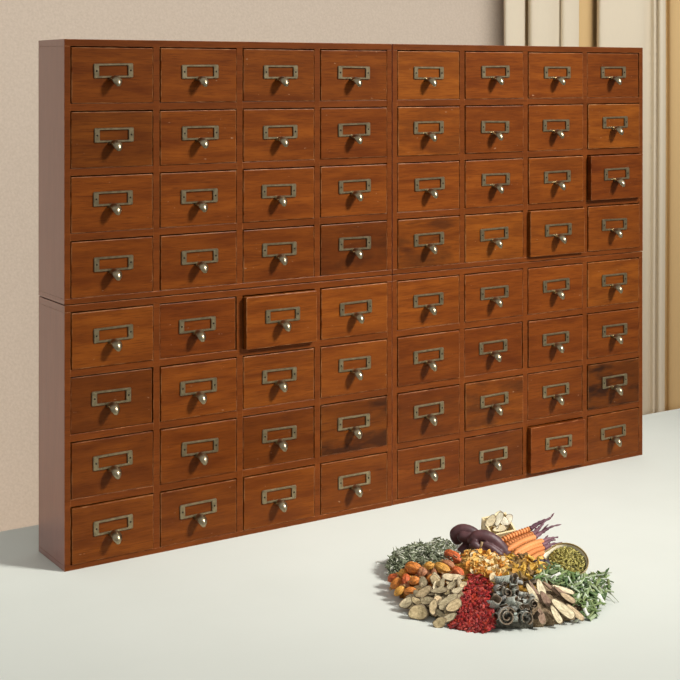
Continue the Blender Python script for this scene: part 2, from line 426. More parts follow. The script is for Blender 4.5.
def scatter(P, n, dmin):
    xs = [p[0] for p in P]; ys = [p[1] for p in P]; out = []; tries = 0
    while len(out) < n and tries < n*200:
        tries += 1
        x, y = R.uniform(min(xs), max(xs)), R.uniform(min(ys), max(ys))
        if in_poly(x, y, P) and all((x-a)**2+(y-b)**2 > dmin*dmin for a, b in out): out.append((x, y))
    return out

# --- mounds of the same herbs underneath
M_CRUMB = {}
PILES = {'green_leaf': ((418, 556), (0.055, 0.062, 0.04), (0.13, 0.15, 0.10)), 'pod': ((412, 580), (0.16, 0.05, 0.01), (0.40, 0.16, 0.03)),
 'root_chip': ((428, 602), (0.20, 0.15, 0.08), (0.40, 0.33, 0.2)), 'berry': ((472, 606), (0.08, 0.004, 0.004), (0.2, 0.014, 0.012)),
 'flower': ((482, 570), (0.28, 0.13, 0.02), (0.58, 0.32, 0.07)), 'peel': ((524, 570), (0.16, 0.08, 0.012), (0.40, 0.21, 0.035)),
 'bark': ((508, 606), (0.06, 0.055, 0.045), (0.16, 0.15, 0.12)), 'wood_chip': ((552, 600), (0.14, 0.09, 0.05), (0.30, 0.22, 0.13)), 'stem': ((582, 580), (0.05, 0.09, 0.03), (0.16, 0.22, 0.09))}
def project(p):
    d = p-CAM; dep = d.dot(FW); return 340+FPX*d.dot(RT)/dep, PY-FPX*d.z/dep
keys = list(PILES); STEP = 0.005
cells = {k: [] for k in keys}
for i in range(-40, 41):
    for j in range(-36, 42):
        a, b = i*STEP, j*STEP
        if heap(a, b) < 0.018: continue
        u, v = project(world(a, b, heap(a, b)))
        k = min(keys, key=lambda q: (PILES[q][0][0]-u)**2+((PILES[q][0][1]-v)*1.4)**2)
        cells[k].append((i, j))
def mound_h(i, j):
    a, b = (i-.5)*STEP, (j-.5)*STEP
    h = heap(a, b)
    return max(0.0008, h-0.0045+0.003*noise.noise(Vector((a*160, b*160, 1.7)))+0.002*noise.noise(Vector((a*420, b*420, 3.1))))
mb = MB(); vs = []; fs = []; fm = []; idx = {}
allc = {c_: ki for ki, k in enumerate(keys) for c_ in cells[k]}
def vid(i, j, top):
    if (i, j, top) not in idx:
        idx[(i, j, top)] = len(vs); vs.append(world((i-.5)*STEP, (j-.5)*STEP, mound_h(i, j) if top else 0.0003))
    return idx[(i, j, top)]
for (i, j), ki in allc.items():
    fs.append((vid(i, j, 1), vid(i+1, j, 1), vid(i+1, j+1, 1), vid(i, j+1, 1))); fm.append(ki)
    fs.append((vid(i, j+1, 0), vid(i+1, j+1, 0), vid(i+1, j, 0), vid(i, j, 0))); fm.append(ki)
    for (di, dj, e0, e1) in ((0, -1, (0, 0), (1, 0)), (1, 0, (1, 0), (1, 1)), (0, 1, (1, 1), (0, 1)), (-1, 0, (0, 1), (0, 0))):
        if (i+di, j+dj) not in allc:
            fs.append((vid(i+e0[0], j+e0[1], 0), vid(i+e1[0], j+e1[1], 0), vid(i+e1[0], j+e1[1], 1), vid(i+e0[0], j+e0[1], 1))); fm.append(ki)
mb.v = [tuple(p) for p in vs]; mb.f = [list(f) for f in fs]; mb.m = fm; mb.sm = [True]*len(fs)
tag(link('herb_crumbs', mb.mesh('herb_crumbs', [plain(k+'_crumbs', PILES[k][1], PILES[k][2], 260, 0.85, 0.15, 0.8, 0.003, rnd=False, detail=3, p=(0.38, 0.62)) for k in keys])),
    'loose mixed crumbs filling the heap underneath the dried herbs', 'crumbs', kind='stuff')

# --- dark grey-green leafy herb, tangled
M_HG = [plain('dried_leaf_dark', (0.055, 0.062, 0.030), (0.12, 0.14, 0.075), 200), plain('dried_leaf_mid', (0.16, 0.18, 0.105), (0.27, 0.30, 0.19), 200), plain('dried_leaf_pale', (0.42, 0.43, 0.32), (0.58, 0.58, 0.46), 200)]
HP = [(387, 567), (394, 553), (405, 548), (418, 544), (430, 545), (437, 540), (447, 541), (456, 549), (461, 560), (448, 562), (440, 566), (424, 565), (408, 564), (401, 570), (393, 580), (391, 576)]
mb = MB()
for (u, v) in scatter(HP, 520, 0.9):
    c = hit(u, v); n = hnorm(c)
    az = R.uniform(0, 2*PI); ln = R.uniform(.006, .015); w = R.uniform(.0007, .0015)
    x = (RT*math.cos(az)+FW*math.sin(az)+UP*R.uniform(-.5, .7)).normalized(); s = x.cross(n); s.normalize(); m_ = s.cross(x)
    cv = R.uniform(-.5, .5)*ln; cs_ = R.uniform(-.4, .4)*ln
    pts = [c+n*R.uniform(.0005, .005)+x*(t*ln)+m_*(cv*(t*t-.2))+s*(cs_*t*t) for t in (-.5, -.17, .17, .5)]
    pts = [Vector((q.x, q.y, max(q.z, TZ+.0017))) for q in pts]
    mb.tube(pts, [w*.5, w, w*.9, w*.3], 4, R.choice((0, 0, 0, 1, 1, 1, 2)), False)
tag(link('leafy_herb', mb.mesh('leafy_herb', M_HG)), 'tangle of dried grey green leaf strands at the left back of the heap', 'herb', kind='stuff')
c, x, y, n, ln, wd = frame_px(383.5, 560.8, 4, 10, 2.6, 0.3, 0)
mb = MB(); mb.tube([(-.5, 0, 0), (-.2, .01, 0), (.2, -.01, 0), (.5, 0, 0)], [.5, .5, .48, .42], 8)
M_PALE = plain('pale_stalk', (0.72, 0.70, 0.62), (0.85, 0.83, 0.76), 30)
o = put('stalk', mb.mesh('stalk', [M_PALE]), at_b(382, 562, .112), x, y, n, ln, .0042, .0042)
tag(o, 'short white stalk poking out at the far left of the green leaf tangle', 'stalk')

# --- orange pods
M_POD = plain('pod_skin', (0.35, 0.30, 0.28), (1.1, 1.1, 1.1), 6, 0.45, 0.4, 0.3, 0.02, objcol=True, stretch=(0.6, 3, 3))
M_CALYX = plain('pod_calyx', (0.35, 0.2, 0.07), (0.6, 0.42, 0.2), 30)
def pod_mesh():
    mb = MB(); nu, nv = 24, 14; vs = []; fs = []
    for i in range(nv+1):
        t = i/nv; x = -0.5+t
        r = 0.30*(math.sin(PI*min(1, max(0, t)))**0.62)*(1-.12*t)
        for k in range(nu):
            a = 2*PI*k/nu; rr = r*(1+0.24*(abs(math.cos(3*a))**5-.3))
            vs.append((x, rr*math.cos(a), rr*math.sin(a)))
    for i in range(nv):
        for k in range(nu): fs.append((i*nu+k, i*nu+(k+1) % nu, (i+1)*nu+(k+1) % nu, (i+1)*nu+k))
    mb.add(vs, fs, 0, True); return mb.mesh('seed_pod', [M_POD])
POD = pod_mesh()
mb = MB()
for k in range(6):
    a = 2*PI*k/6; d = Vector((0, math.cos(a), math.sin(a)))
    mb.tube([Vector((.44, 0, 0))+d*.06, Vector((.53, 0, 0))+d*.09, Vector((.62, 0, 0))+d*.07], [.035, .03, .006], 5)
CALYX = mb.mesh('calyx', [M_CALYX])
OR, RO, YO, BR = (0.92, 0.32, 0.06), (0.82, 0.18, 0.05), (0.95, 0.48, 0.09), (0.55, 0.24, 0.11)
NAMEC = {OR: 'orange', RO: 'red orange', YO: 'yellow orange', BR: 'brownish'}
pods = [(265,268,-12,115,72,OR),(196,298,60,60,45,YO),(372,252,5,80,48,YO),(460,270,-28,118,68,YO),(535,192,-32,138,72,RO),(500,242,-30,95,55,BR),(566,292,-38,95,60,RO),
        (130,332,20,75,50,RO),(150,372,42,95,52,OR),(214,346,88,85,55,RO),(272,352,15,75,52,OR),(326,296,70,66,60,BR),(243,420,5,88,52,OR),(170,418,45,90,45,YO),(404,296,85,66,40,BR),(380,336,60,60,45,OR)]
for rk, (cx_, cy_, an, l_, w_, col) in enumerate(sorted(pods)):
    u, v = 375+cx_/6.8, 530+cy_/6.8
    c, x, y, n, ln, wd = frame_px(u, v, an+R.choice((0, 0, 180)), l_/6.8, w_/6.8, 0.55, 0.1)
    r = max(wd, ln*.5)*.9
    o = put('seed_pod', POD, c, x, y, n, ln*1.04, r*1.9, r*1.7, jitc(col, .1), lift=r*.22)
    tag(o, f'{NAMEC[col]} ribbed dried seed pod, {ORD[rk]} of the whole pods', 'seed pod', 'orange seed pods')
    q = link('calyx', CALYX, o)

for (u, v) in scatter([(388, 578), (396, 572), (408, 568), (424, 567), (440, 568), (452, 562), (462, 574), (450, 580), (432, 577), (416, 584), (408, 592), (397, 594), (389, 588)], 16, 5):
    c, x, y, n, ln, wd = frame_px(u, v, R.uniform(0, 180), R.uniform(8, 12), 7, .5, .3)
    o = put('seed_pod', POD, c, x, y, n, ln*.9, ln*.75, ln*.7, jitc(R.choice((OR, YO, BR, RO)), .2), lift=-.002)
    tag(o, 'half hidden orange seed pod under the whole ribbed pods', 'seed pod', 'half hidden orange pods'); link('calyx', CALYX, o)

# --- beige slices
M_SL = plain('slice_face', (0.5, 0.47, 0.43), (1, 1, 1), 5, 0.75, 0.2, 0.2, 0.02, objcol=True)
M_RIND = plain('slice_rind', (0.14, 0.10, 0.055), (0.30, 0.23, 0.14), 20, 0.8)
def slice_mesh(seed, lens=False, th=0.24, bend=0.12):
    rg = random.Random(seed); mb = MB(); n = 28; ph = [rg.uniform(0, 6.28) for _ in range(4)]
    amp = 0.05 if lens else 0.09
    out = []
    for k in range(n):
        a = 2*PI*k/n
        r = 1+amp*math.sin(2*a+ph[0])+amp*.6*math.sin(3*a+ph[1])+amp*.4*math.sin(5*a+ph[2])
        xx, yy = math.cos(a)*r*.5, math.sin(a)*r*.5
        if lens: yy = math.copysign(abs(math.sin(a))**.75, math.sin(a))*r*.5*(1+.18*math.cos(a))
        out.append((xx, yy))
    def zz(x, y): return bend*((x*1.7)**2)-bend*.4+0.03*math.sin(5*x+ph[3])*math.cos(4*y)
    rings = [(0.02, th/2), (0.45, th/2), (0.88, th/2), (0.97, th/2*.9), (1.0, 0.0), (0.97, -th/2*.9), (0.6, -th/2), (0.02, -th/2)]
    vs = []; 
    for s, dz in rings:
        for (x, y) in out: vs.append((x*s, y*s, zz(x*s, y*s)+dz))
    for i in range(len(rings)-1):
        mi = 1 if i in (2, 3, 4, 5) else 0
        fs = [(i*n+k, i*n+(k+1) % n, (i+1)*n+(k+1) % n, (i+1)*n+k) for k in range(n)]
        b = len(mb.v)
        if i == 0: mb.v += [tuple(p) for p in vs]
        for f in fs: mb.f.append(list(f)); mb.m.append(mi); mb.sm.append(True)
    mb.f.append(list(range(n))); mb.m.append(0); mb.sm.append(True)
    mb.f.append(list(range((len(rings)-1)*n, len(rings)*n))); mb.m.append(0); mb.sm.append(True)
    return mb.mesh('lens_slice' if lens else 'root_slice', [M_SL, M_RIND])
SL = [slice_mesh(s) for s in (1, 2, 3, 4)]
BE, BE2, GRY = (0.80, 0.63, 0.36), (0.95, 0.80, 0.52), (0.60, 0.50, 0.31)
sl = [(335,366,90,70,62,GRY,'round grey beige'),(420,356,-50,95,70,BE,'oval beige'),(528,332,-4,145,56,BE2,'long pale beige'),(340,432,26,118,66,BE,'oval beige'),(305,560,0,128,118,BE,'large round beige'),
      (398,532,82,105,60,BE,'upright oval beige'),(448,632,15,100,72,BE,'oval beige'),(512,602,20,120,50,BE2,'curved pale beige'),(538,522,30,118,82,BE,'broad beige'),(500,482,26,150,52,GRY,'long grey beige'),
      (442,420,3,115,42,GRY,'flat grey beige'),(562,420,12,85,38,BE2,'small pale beige'),(222,502,25,95,72,BE2,'pale ragged beige'),(520,386,40,70,45,GRY,'small grey beige'),(598,382,35,55,42,BE,'small beige'),
      (290,492,-35,85,44,BE,'narrow beige'),(458,372,80,70,35,GRY,'narrow grey beige'),(470,530,10,70,50,GRY,'half hidden grey beige'),(360,490,0,90,55,GRY,'half hidden grey beige')]
for rk, (cx_, cy_, an, l_, w_, col, nm) in enumerate(sorted(sl)):
    u, v = 375+cx_/6.8, 530+cy_/6.8
    c, x, y, n, ln, wd = frame_px(u, v, an, l_/6.8, w_/6.8, 0.75, 0.22)
    o = put('root_slice', SL[rk % 4], c, x, y, n, ln, wd, min(ln, wd)*1.1+.002, jitc(col, .1), lift=.002+.0002*(v-560)*.4)
    tag(o, f'{nm} root slice, {ORD[rk]} of the uncovered slices', 'root slice', 'beige root slices')

for (u, v) in scatter([(404, 604), (412, 592), (420, 582), (436, 577), (452, 576), (464, 580), (462, 592), (459, 606), (452, 618), (440, 622), (428, 616), (412, 614)], 34, 4.2):
    c, x, y, n, ln, wd = frame_px(u, v, R.uniform(0, 180), R.uniform(8, 14), R.uniform(5, 8), .6, .5)
    o = put('root_slice', R.choice(SL), c, x, y, n, ln, wd, min(ln, wd)*1.1+.002, jitc(R.choice((BE, GRY, BE2)), .15), lift=0)
    tag(o, 'half hidden beige root slice under the other slices', 'root slice', 'half hidden root slices')

# --- red berries
M_BERRY = plain('berry_skin', (0.5, 0.5, 0.5), (1, 1, 1), 3.5, 0.38, 0.45, 0.5, 0.08, objcol=True, stretch=(.6, 2, 2))
def berry_mesh(seed):
    rg = random.Random(seed); mb = MB(); nu, nv = 12, 8; vs = []; fs = []; ph = rg.uniform(0, 6)
    for i in range(nv+1):
        t = i/nv; r = .5*math.sin(PI*t)**.7 if 0 < t < 1 else 0.01
        for k in range(nu):
            a = 2*PI*k/nu; rr = r*(1+.18*math.cos(4*a+ph+t*2)+.1*math.sin(7*a+5*t))
            vs.append((-.5+t, rr*math.cos(a)+.12*math.sin(t*PI+ph), rr*math.sin(a)*.8))
    for i in range(nv):
        for k in range(nu): fs.append((i*nu+k, i*nu+(k+1) % nu, (i+1)*nu+(k+1) % nu, (i+1)*nu+k))
    mb.add(vs, fs, 0, True); return mb.mesh('dried_berry', [M_BERRY])
BER = [berry_mesh(s) for s in range(3)]
BP = [(469, 575), (476, 574), (484, 578), (491, 580), (492, 588), (489, 598), (492, 610), (496, 620), (493, 628), (488, 631), (478, 633), (468, 632), (459, 630), (449, 627), (452, 622), (459, 614), (461, 604), (460, 594), (463, 587), (468, 583)]
for (u, v) in scatter(BP, 285, 2.0):
    c = hit(u, v); n = (hnorm(c)+Vector((R.uniform(-.5, .5), R.uniform(-.5, .5), 0))).normalized()
    az = R.uniform(0, 2*PI); x = (RT*math.cos(az)+FW*math.sin(az)); x = (x-n*x.dot(n)).normalized(); y = n.cross(x)
    l = R.uniform(.0068, .0105); w = R.uniform(.0034, .0050)
    o = put('dried_berry', R.choice(BER), c, x, y, n, l, w, w, jitc(R.choice(((.60, .036, .030), (.46, .022, .02), (.75, .10, .075), (.28, .012, .012), (.60, .05, .02))), .2), lift=R.uniform(.0006, .0018))
    tag(o, 'small wrinkled red dried berry in the red pile at the heap front', 'berry', 'red dried berries')

# --- yellow petals
M_PET = plain('petal', (0.6, 0.6, 0.6), (1, 1, 1), 4, 0.65, 0.25, 0.2, 0.03, objcol=True)
def petal_mesh(seed):
    rg = random.Random(seed); mb = MB(); n, m_ = 9, 5; curl = rg.uniform(.9, 1.9); tw = rg.uniform(-.8, .8); vs = []
    for side in (1, -1):
        for i in range(n):
            t = i/(n-1); a = curl*(t-.5)*2
            w = .30*math.sin(PI*(.12+.8*t))**.8*(1+.25*math.sin(9*t+seed))
            for k in range(m_):
                s = -1+2*k/(m_-1)
                p = Vector((math.sin(a)/curl*.55, w*s, (1-math.cos(a))/curl*.55+.25*w*s*s+side*.025))
                p.rotate(Matrix.Rotation(tw*(t-.5), 3, 'X')); vs.append(p)
    q = n*m_; fs = []
    for i in range(n-1):
        for k in range(m_-1):
            a = i*m_+k; fs += [(a, a+1, a+m_+1, a+m_), (q+a, q+a+m_, q+a+m_+1, q+a+1)]
        for k in (0, m_-1): a = i*m_+k; fs.append((a, a+m_, q+a+m_, q+a))
    for i in (0, n-1):
        for k in range(m_-1): a = i*m_+k; fs.append((a, a+1, q+a+1, q+a))
    mb.add(vs, fs, 0, True); return mb.mesh('dried_petal', [M_PET])
PETS = [petal_mesh(s) for s in range(5)]
def loose(name, meshes, P, num, dmin, lr, colors, label, cat, group, lean=.6, flat=1.0, wr=(.8, 1.2), lift=(.001, .004)):
    for (u, v) in scatter(P, num, dmin):
        c = hit(u, v); n = (hnorm(c)-FW*R.uniform(0, lean)+Vector((R.uniform(-.7, .7), R.uniform(-.7, .7), 0))).normalized()
        az = R.uniform(0, 2*PI); x = (RT*math.cos(az)+FW*math.sin(az)+UP*.3*R.uniform(-1, 1)); x = (x-n*x.dot(n)).normalized(); y = n.cross(x)
        l = R.uniform(*lr)
        o = put(name, R.choice(meshes), c, x, y, n, l, l*R.uniform(*wr), l*flat, jitc(R.choice(colors), .15), lift=R.uniform(*lift))
        tag(o, label, cat, group)
FP = [(466, 556), (470, 553), (478, 553), (486, 556), (496, 556), (504, 560), (509, 566), (506, 573), (499, 578), (491, 580), (483, 577), (475, 576), (469, 571), (466, 563)]
loose('dried_petal', PETS, FP, 110, 2.5, (.009, .015), [(.92, .58, .17), (.95, .70, .32), (.86, .44, .08), (.78, .32, .05), (.95, .76, .44)], 'small curled yellow dried petal in the pile before the dark mushrooms', 'petal', 'yellow dried petals', wr=(.9, 1.5))

# --- amber chunks
def chunk_mesh(seed):
    rg = random.Random(seed); mb = MB(); n = rg.choice((9, 10, 11)); out = []
    for k in range(n):
        a = 2*PI*k/n; r = (.55 if k % 2 == 0 else .34)*rg.uniform(.75, 1.1); out.append((r*math.cos(a), r*math.sin(a)))
    fold = rg.uniform(.25, .6); th = .09; vs = []
    for s, dz in ((.03, 1), (.55, 1), (.95, 1), (1.0, 0), (.95, -1), (.55, -1), (.03, -1)):
        for (x, y) in out: vs.append((x*s, y*s, fold*abs(x*s)**1.3-.15*abs(y*s)+dz*th))
    fs = []
    for i in range(6):
        for k in range(n): fs.append((i*n+k, i*n+(k+1) % n, (i+1)*n+(k+1) % n, (i+1)*n+k))
    fs += [tuple(range(n)), tuple(range(6*n, 7*n))]
    mb.add(vs, fs); return mb.mesh('dried_peel', [M_PET])
CHK = [chunk_mesh(s) for s in range(5)]
AP = [(508, 561), (513, 557), (520, 558), (527, 559), (537, 560), (544, 562), (546, 569), (543, 574), (537, 576), (530, 577), (522, 579), (513, 579), (506, 577), (506, 571)]
loose('dried_peel', CHK, AP, 62, 3.3, (.011, .017), [(.74, .44, .07), (.55, .28, .04), (.36, .20, .05), (.84, .54, .12), (.26, .16, .06)], 'angular amber brown piece of dried peel beside the yellow petals', 'peel', 'amber dried peel pieces', wr=(.8, 1.1))

# --- rolled grey bark
M_BARK = plain('bark_sheet', (0.45, 0.45, 0.45), (1, 1, 1), 5, 0.8, 0.2, 0.4, 0.03, objcol=True, stretch=(4, 1, 1))
M_BARKIN = plain('bark_inner', (0.16, 0.11, 0.07), (0.30, 0.23, 0.16), 8, 0.8)
def scroll_mesh(seed, turns):
    rg = random.Random(seed); mb = MB(); n = int(18*turns)+6; vs = []; th = .05; m_ = 4
    for side in (0, 1):
        for i in range(n):
            t = i/(n-1); a = 2*PI*turns*t+seed; r = .5-.36*(t if turns > 1 else t*.35)-th*side
            for k in range(m_):
                s = -.5+k/(m_-1); e = .05*math.sin(3*a+seed) if k in (0, m_-1) else 0
                vs.append((s+e*(1 if k else -1), r*math.cos(a), r*math.sin(a)))
    q = n*m_
    for i in range(n-1):
        for k in range(m_-1):
            a = i*m_+k
            mb.f += [[a, a+1, a+m_+1, a+m_], [q+a, q+a+m_, q+a+m_+1, q+a+1]]; mb.m += [0, 1]; mb.sm += [True, True]
        for k in (0, m_-1): a = i*m_+k; mb.f.append([a, a+m_, q+a+m_, q+a]); mb.m.append(1); mb.sm.append(False)
    for i in (0, n-1):
        for k in range(m_-1): a = i*m_+k; mb.f.append([a, a+1, q+a+1, q+a]); mb.m.append(1); mb.sm.append(False)
    mb.v = [tuple(p) for p in vs]
    return mb.mesh('bark_roll', [M_BARK, M_BARKIN])
SCR = {('s', 0): scroll_mesh(0.4, 1.9), ('s', 1): scroll_mesh(2.0, 1.5), ('h', 0): scroll_mesh(3.4, .75), ('h', 1): scroll_mesh(5.0, .85)}
# u, v (crop), axis angle in the image, diameter, length, end-on amount, kind
rolls = [(452,425,-70,135,60,.85,'s',0,'large open spiral'),(368,312,75,85,105,.35,'h',0,'upright'),(425,152,8,66,120,.1,'s',1,'smooth lying'),(505,152,88,56,85,.2,'h',1,'upright blocky'),(398,222,-60,66,70,.75,'s',0,'end-on'),
         (455,242,-75,80,60,.8,'s',1,'end-on'),(502,208,10,58,62,.3,'h',0,'short'),(492,308,15,76,84,.4,'h',1,'wide'),(542,326,-40,62,62,.6,'s',1,'short'),(582,264,-60,54,56,.7,'s',0,'small end-on'),
         (578,335,10,52,60,.4,'h',0,'small'),(634,318,-80,76,80,.8,'s',0,'tight spiral'),(586,420,-70,92,50,.8,'h',1,'open curled'),(574,376,0,44,56,.3,'s',1,'small'),(610,165,25,40,105,.15,'h',0,'dark strip-like'),(662,385,70,44,70,.2,'h',1,'dark brown'),
         (430,345,30,60,70,.4,'h',0,'half hidden')]
GB = (0.55, 0.56, 0.48)
for rk, (cx_, cy_, an, dpx, lpx, endon, kd, vr, nm) in enumerate(sorted(rolls)):
    u, v = 440+cx_/6.8, 560+cy_/6.8
    c = hit(u, v); px = (c-CAM).dot(FW)/FPX; dia = dpx/6.8*px; ln = lpx/6.8*px
    ca, sa = math.cos(math.radians(an)), math.sin(math.radians(an))
    x = (RT*ca+UP*sa*.6)*(1-endon)+(-FW*.9+UP*.35+RT*.25*ca)*endon; x.normalize()
    y = UP.cross(x).normalized(); n = x.cross(y)
    col = (0.10, 0.065, 0.04) if 'brown' in nm else ((0.12, 0.115, 0.10) if 'dark' in nm else jitc(GB, .2))
    o = put('bark_roll', SCR[(kd, vr)], c, x, y, n, ln*.85, dia, dia, col, lift=0)
    o.location.z += dia*.30
    tag(o, f'{nm} roll of grey dried bark, {ORD[rk]} of the bigger rolls', 'bark roll', 'grey bark rolls')

for (u, v) in scatter([(490, 588), (500, 578), (520, 578), (530, 588), (540, 602), (538, 618), (524, 624), (506, 628), (494, 618), (489, 602)], 22, 5):
    c = hit(u, v); px = (c-CAM).dot(FW)/FPX; az = R.uniform(0, 6.28); k_ = R.uniform(7, 11)*px
    x = (RT*math.cos(az)-FW*abs(math.sin(az))+UP*R.uniform(-.2, .5)).normalized(); y = UP.cross(x).normalized(); n = x.cross(y)
    o = put('bark_roll', SCR[R.choice((('s', 0), ('s', 1), ('h', 1)))], c, x, y, n, k_, k_*.8, k_*.8, jitc(GB, .3), lift=.0005)
    tag(o, 'small roll of grey bark half buried under the bigger bark rolls', 'bark roll', 'half buried bark rolls')

# --- long pale wood slices
LS = [slice_mesh(s, True, .10, .12) for s in (11, 12, 13)]
CRM, TAN, BRN = (1.0, 0.86, 0.58), (0.72, 0.55, 0.34), (0.40, 0.26, 0.18)
ws = [(285,508,-38,180,68,CRM,'large cream'),(238,548,-60,125,48,CRM,'cream'),(368,528,-42,140,44,TAN,'tan'),(136,372,-72,112,56,CRM,'short cream'),(78,405,-58,140,44,CRM,'cream'),(108,398,-58,175,26,BRN,'brown bark-edged'),
      (245,388,-33,205,30,BRN,'long brown'),(300,412,-36,170,28,BRN,'brown'),(285,380,-18,150,34,CRM,'thin cream'),(322,432,-30,110,40,TAN,'short tan'),(170,440,-55,110,50,BRN,'short brown'),(140,555,-70,110,50,BRN,'dark brown')]
for rk, (cx_, cy_, an, l_, w_, col, nm) in enumerate(sorted(ws)):
    u, v = 520+cx_/6.8, 535+cy_/6.8
    c, x, y, n, ln, wd = frame_px(u, v, an, l_/6.8*1.12, w_/6.8, 0.8, 0.12)
    o = put('wood_slice', LS[rk % 3], c, x, y, n, ln, wd, .018, jitc(col, .07), lift=.003 + (.002 if col == CRM else 0))
    tag(o, f'{nm} long slice of dried root, {ORD[rk]} of the long slices', 'wood slice', 'long pale wood slices')

# --- chopped green stems
M_ST = plain('stem_skin', (0.55, 0.55, 0.55), (1, 1, 1), 4, 0.55, 0.3, 0.2, 0.03, objcol=True, stretch=(.5, 4, 4))
def stem_mesh(seed):
    rg = random.Random(seed); mb = MB(); bow = rg.uniform(-.12, .12)
    if seed % 2:   # split hollow stalk
        n, m_ = 6, 7; vs = []
        for side in (1, .72):
            for i in range(n):
                t = i/(n-1)
                for k in range(m_):
                    a = PI*k/(m_-1)-.2; vs.append((t-.5, .5*side*math.cos(a)*(1-.2*t), .5*side*math.sin(a)+bow*4*t*(1-t)-.2))
        q = n*m_; fs = []
        for i in range(n-1):
            for k in range(m_-1):
                a = i*m_+k; fs += [(a, a+1, a+m_+1, a+m_), (q+a, q+a+m_, q+a+m_+1, q+a+1)]
            for k in (0, m_-1): a = i*m_+k; fs.append((a, a+m_, q+a+m_, q+a))
        for i in (0, n-1):
            for k in range(m_-1): a = i*m_+k; fs.append((a, a+1, q+a+1, q+a))
        mb.add(vs, fs, 0, True)
    else:
        mb.tube([(-.5, 0, 0), (-.17, 0, bow*.8), (.17, .05, bow*.8), (.5, 0, 0)], [.42, .5, .46, .25], 7)
    return mb.mesh('chopped_stem', [M_ST])
STM = [stem_mesh(s) for s in range(6)]
GP1 = [(534, 578), (539, 571), (546, 567), (555, 566), (563, 570), (568, 574), (577, 577), (580, 584), (574, 590), (566, 586), (556, 585), (548, 582), (540, 582)]
GP2 = [(574, 578), (588, 575), (600, 573), (608, 574), (607, 582), (611, 589), (606, 596), (602, 604), (592, 606), (598, 616), (588, 619), (582, 615), (580, 606), (574, 600), (572, 590)]
GC = [(.12, .18, .055), (.20, .26, .085), (.06, .11, .03), (.26, .32, .12), (.09, .16, .05), (.12, .20, .05), (.28, .36, .16), (.40, .48, .28), (.45, .52, .32), (.72, .78, .62)]
def stems(P, num, dmin):
    for (u, v) in scatter(P, num, dmin):
        c = hit(u, v); n = (hnorm(c)-FW*R.uniform(0, .5)+Vector((R.uniform(-.4, .4), R.uniform(-.4, .4), 0))).normalized()
        az = R.gauss(.75, .9); x = (RT*math.cos(az)+(FW*.8+UP*.35)*math.sin(az)); x = (x-n*x.dot(n)).normalized(); y = n.cross(x)
        l = R.uniform(.008, .021); w = R.uniform(.0022, .0052)
        o = put('chopped_stem', R.choice(STM), c, x, y, n, l, w, w*.8, jitc(R.choice(GC), .2), lift=R.uniform(.0008, .005))
        tag(o, 'short chopped piece of green herb stem at the right of the heap', 'herb stem', 'chopped green stems')
stems(GP1, 95, 2.1); stems(GP2, 150, 2.3)
for (cx_, cy_, an, l_, w_, nm) in ((235,285,28,72,26,'white cut stalk chip lying on the green stems near the bowl'),(540,440,-60,60,30,'white chip standing at the right of the green stems'),(520,430,70,50,26,'white chip leaning against the other at the right of the green stems'),
                                (438,525,-65,56,26,'white chip at the front foot of the green stems'),(372,328,35,60,16,'thin pale chip lying in the middle of the green stems')):
    u, v = 520+cx_/6.8, 535+cy_/6.8
    c, x, y, n, ln, wd = frame_px(u, v, an, l_/6.8, w_/6.8, 0.9, 0)
    tag(put('stalk_chip', STM[1], c, x, y, n, ln, wd, wd*.7, (.92, .92, .82), lift=.005), nm, 'stalk chip')
# fine wisps of grass trailing out at the right
mb = MB(); M_WISP = plain('grass_wisp', (0.25, 0.27, 0.18), (0.36, 0.38, 0.28), 40)
for (u0, v0, u1, v1) in ((603, 576, 612, 573), (605, 590, 617, 601), (606, 592, 619, 603), (604, 596, 615, 604), (596, 604, 606, 607), (578, 621, 588, 612), (575, 624, 584, 618), (574, 623, 586, 619), (592, 612, 600, 615), (600, 574, 608, 574)):
    p, q = hit(u0, v0), hit(u1, v1); m_ = (p+q)/2+UP*.003
    mb.tube([p+UP*.002, m_, q+UP*.0008], [.0006, .0006, .0003], 5)
tag(link('grass_wisp', mb.mesh('grass_wisp', [M_WISP])), 'thin dry grass wisps trailing from the green stems onto the table', 'grass', kind='stuff')

# --- dark mushrooms
M_MUSH = plain('mushroom_skin', (0.050, 0.020, 0.022), (0.115, 0.046, 0.048), 55, 0.48, 0.4, 0.25, 0.002)
def blob(name, items, vox, label):
    """items: (u, v, b, rpx) lumps fused into one skin"""
    bm = bmesh.new()
    for (u, v, b, rp, sq) in items:
        p = at_b(u, v, b); r = rp*(p-CAM).dot(FW)/FPX
        M = Matrix.Translation(p) @ Matrix.Rotation(-YAW, 4, 'Z') @ Matrix.Diagonal((r, r*sq, r, 1))
        bmesh.ops.create_uvsphere(bm, u_segments=20, v_segments=12, radius=1, matrix=M)
    me = bpy.data.meshes.new(name); bm.to_mesh(me); bm.free()
    t = link(name, me); md = t.modifiers.new('r', 'REMESH'); md.mode = 'VOXEL'; md.voxel_size = vox
    ms = t.modifiers.new('s', 'SMOOTH'); ms.factor = .5; ms.iterations = 3
    dg = bpy.context.evaluated_depsgraph_get(); dg.update()
    m2 = bpy.data.meshes.new_from_object(t.evaluated_get(dg)); bpy.data.objects.remove(t)
    m2.name = name; m2.materials.clear(); m2.materials.append(M_MUSH)
    for p in m2.polygons: p.use_smooth = True
    o = link(name, m2); tag(o, label, 'mushroom', 'dark mushrooms'); return o
def lumps(path, b0, b1, r0, r1, sq=.8, n=9, S=6.8, U=440, V=505):
    pr = catmull(path, max(2, n//(len(path)-1)))
    return [(U+x/S, V+y/S, b0+(b1-b0)*i/(len(pr)-1), (r0+(r1-r0)*i/(len(pr)-1))/S, sq) for i, (x, y) in enumerate(pr)]
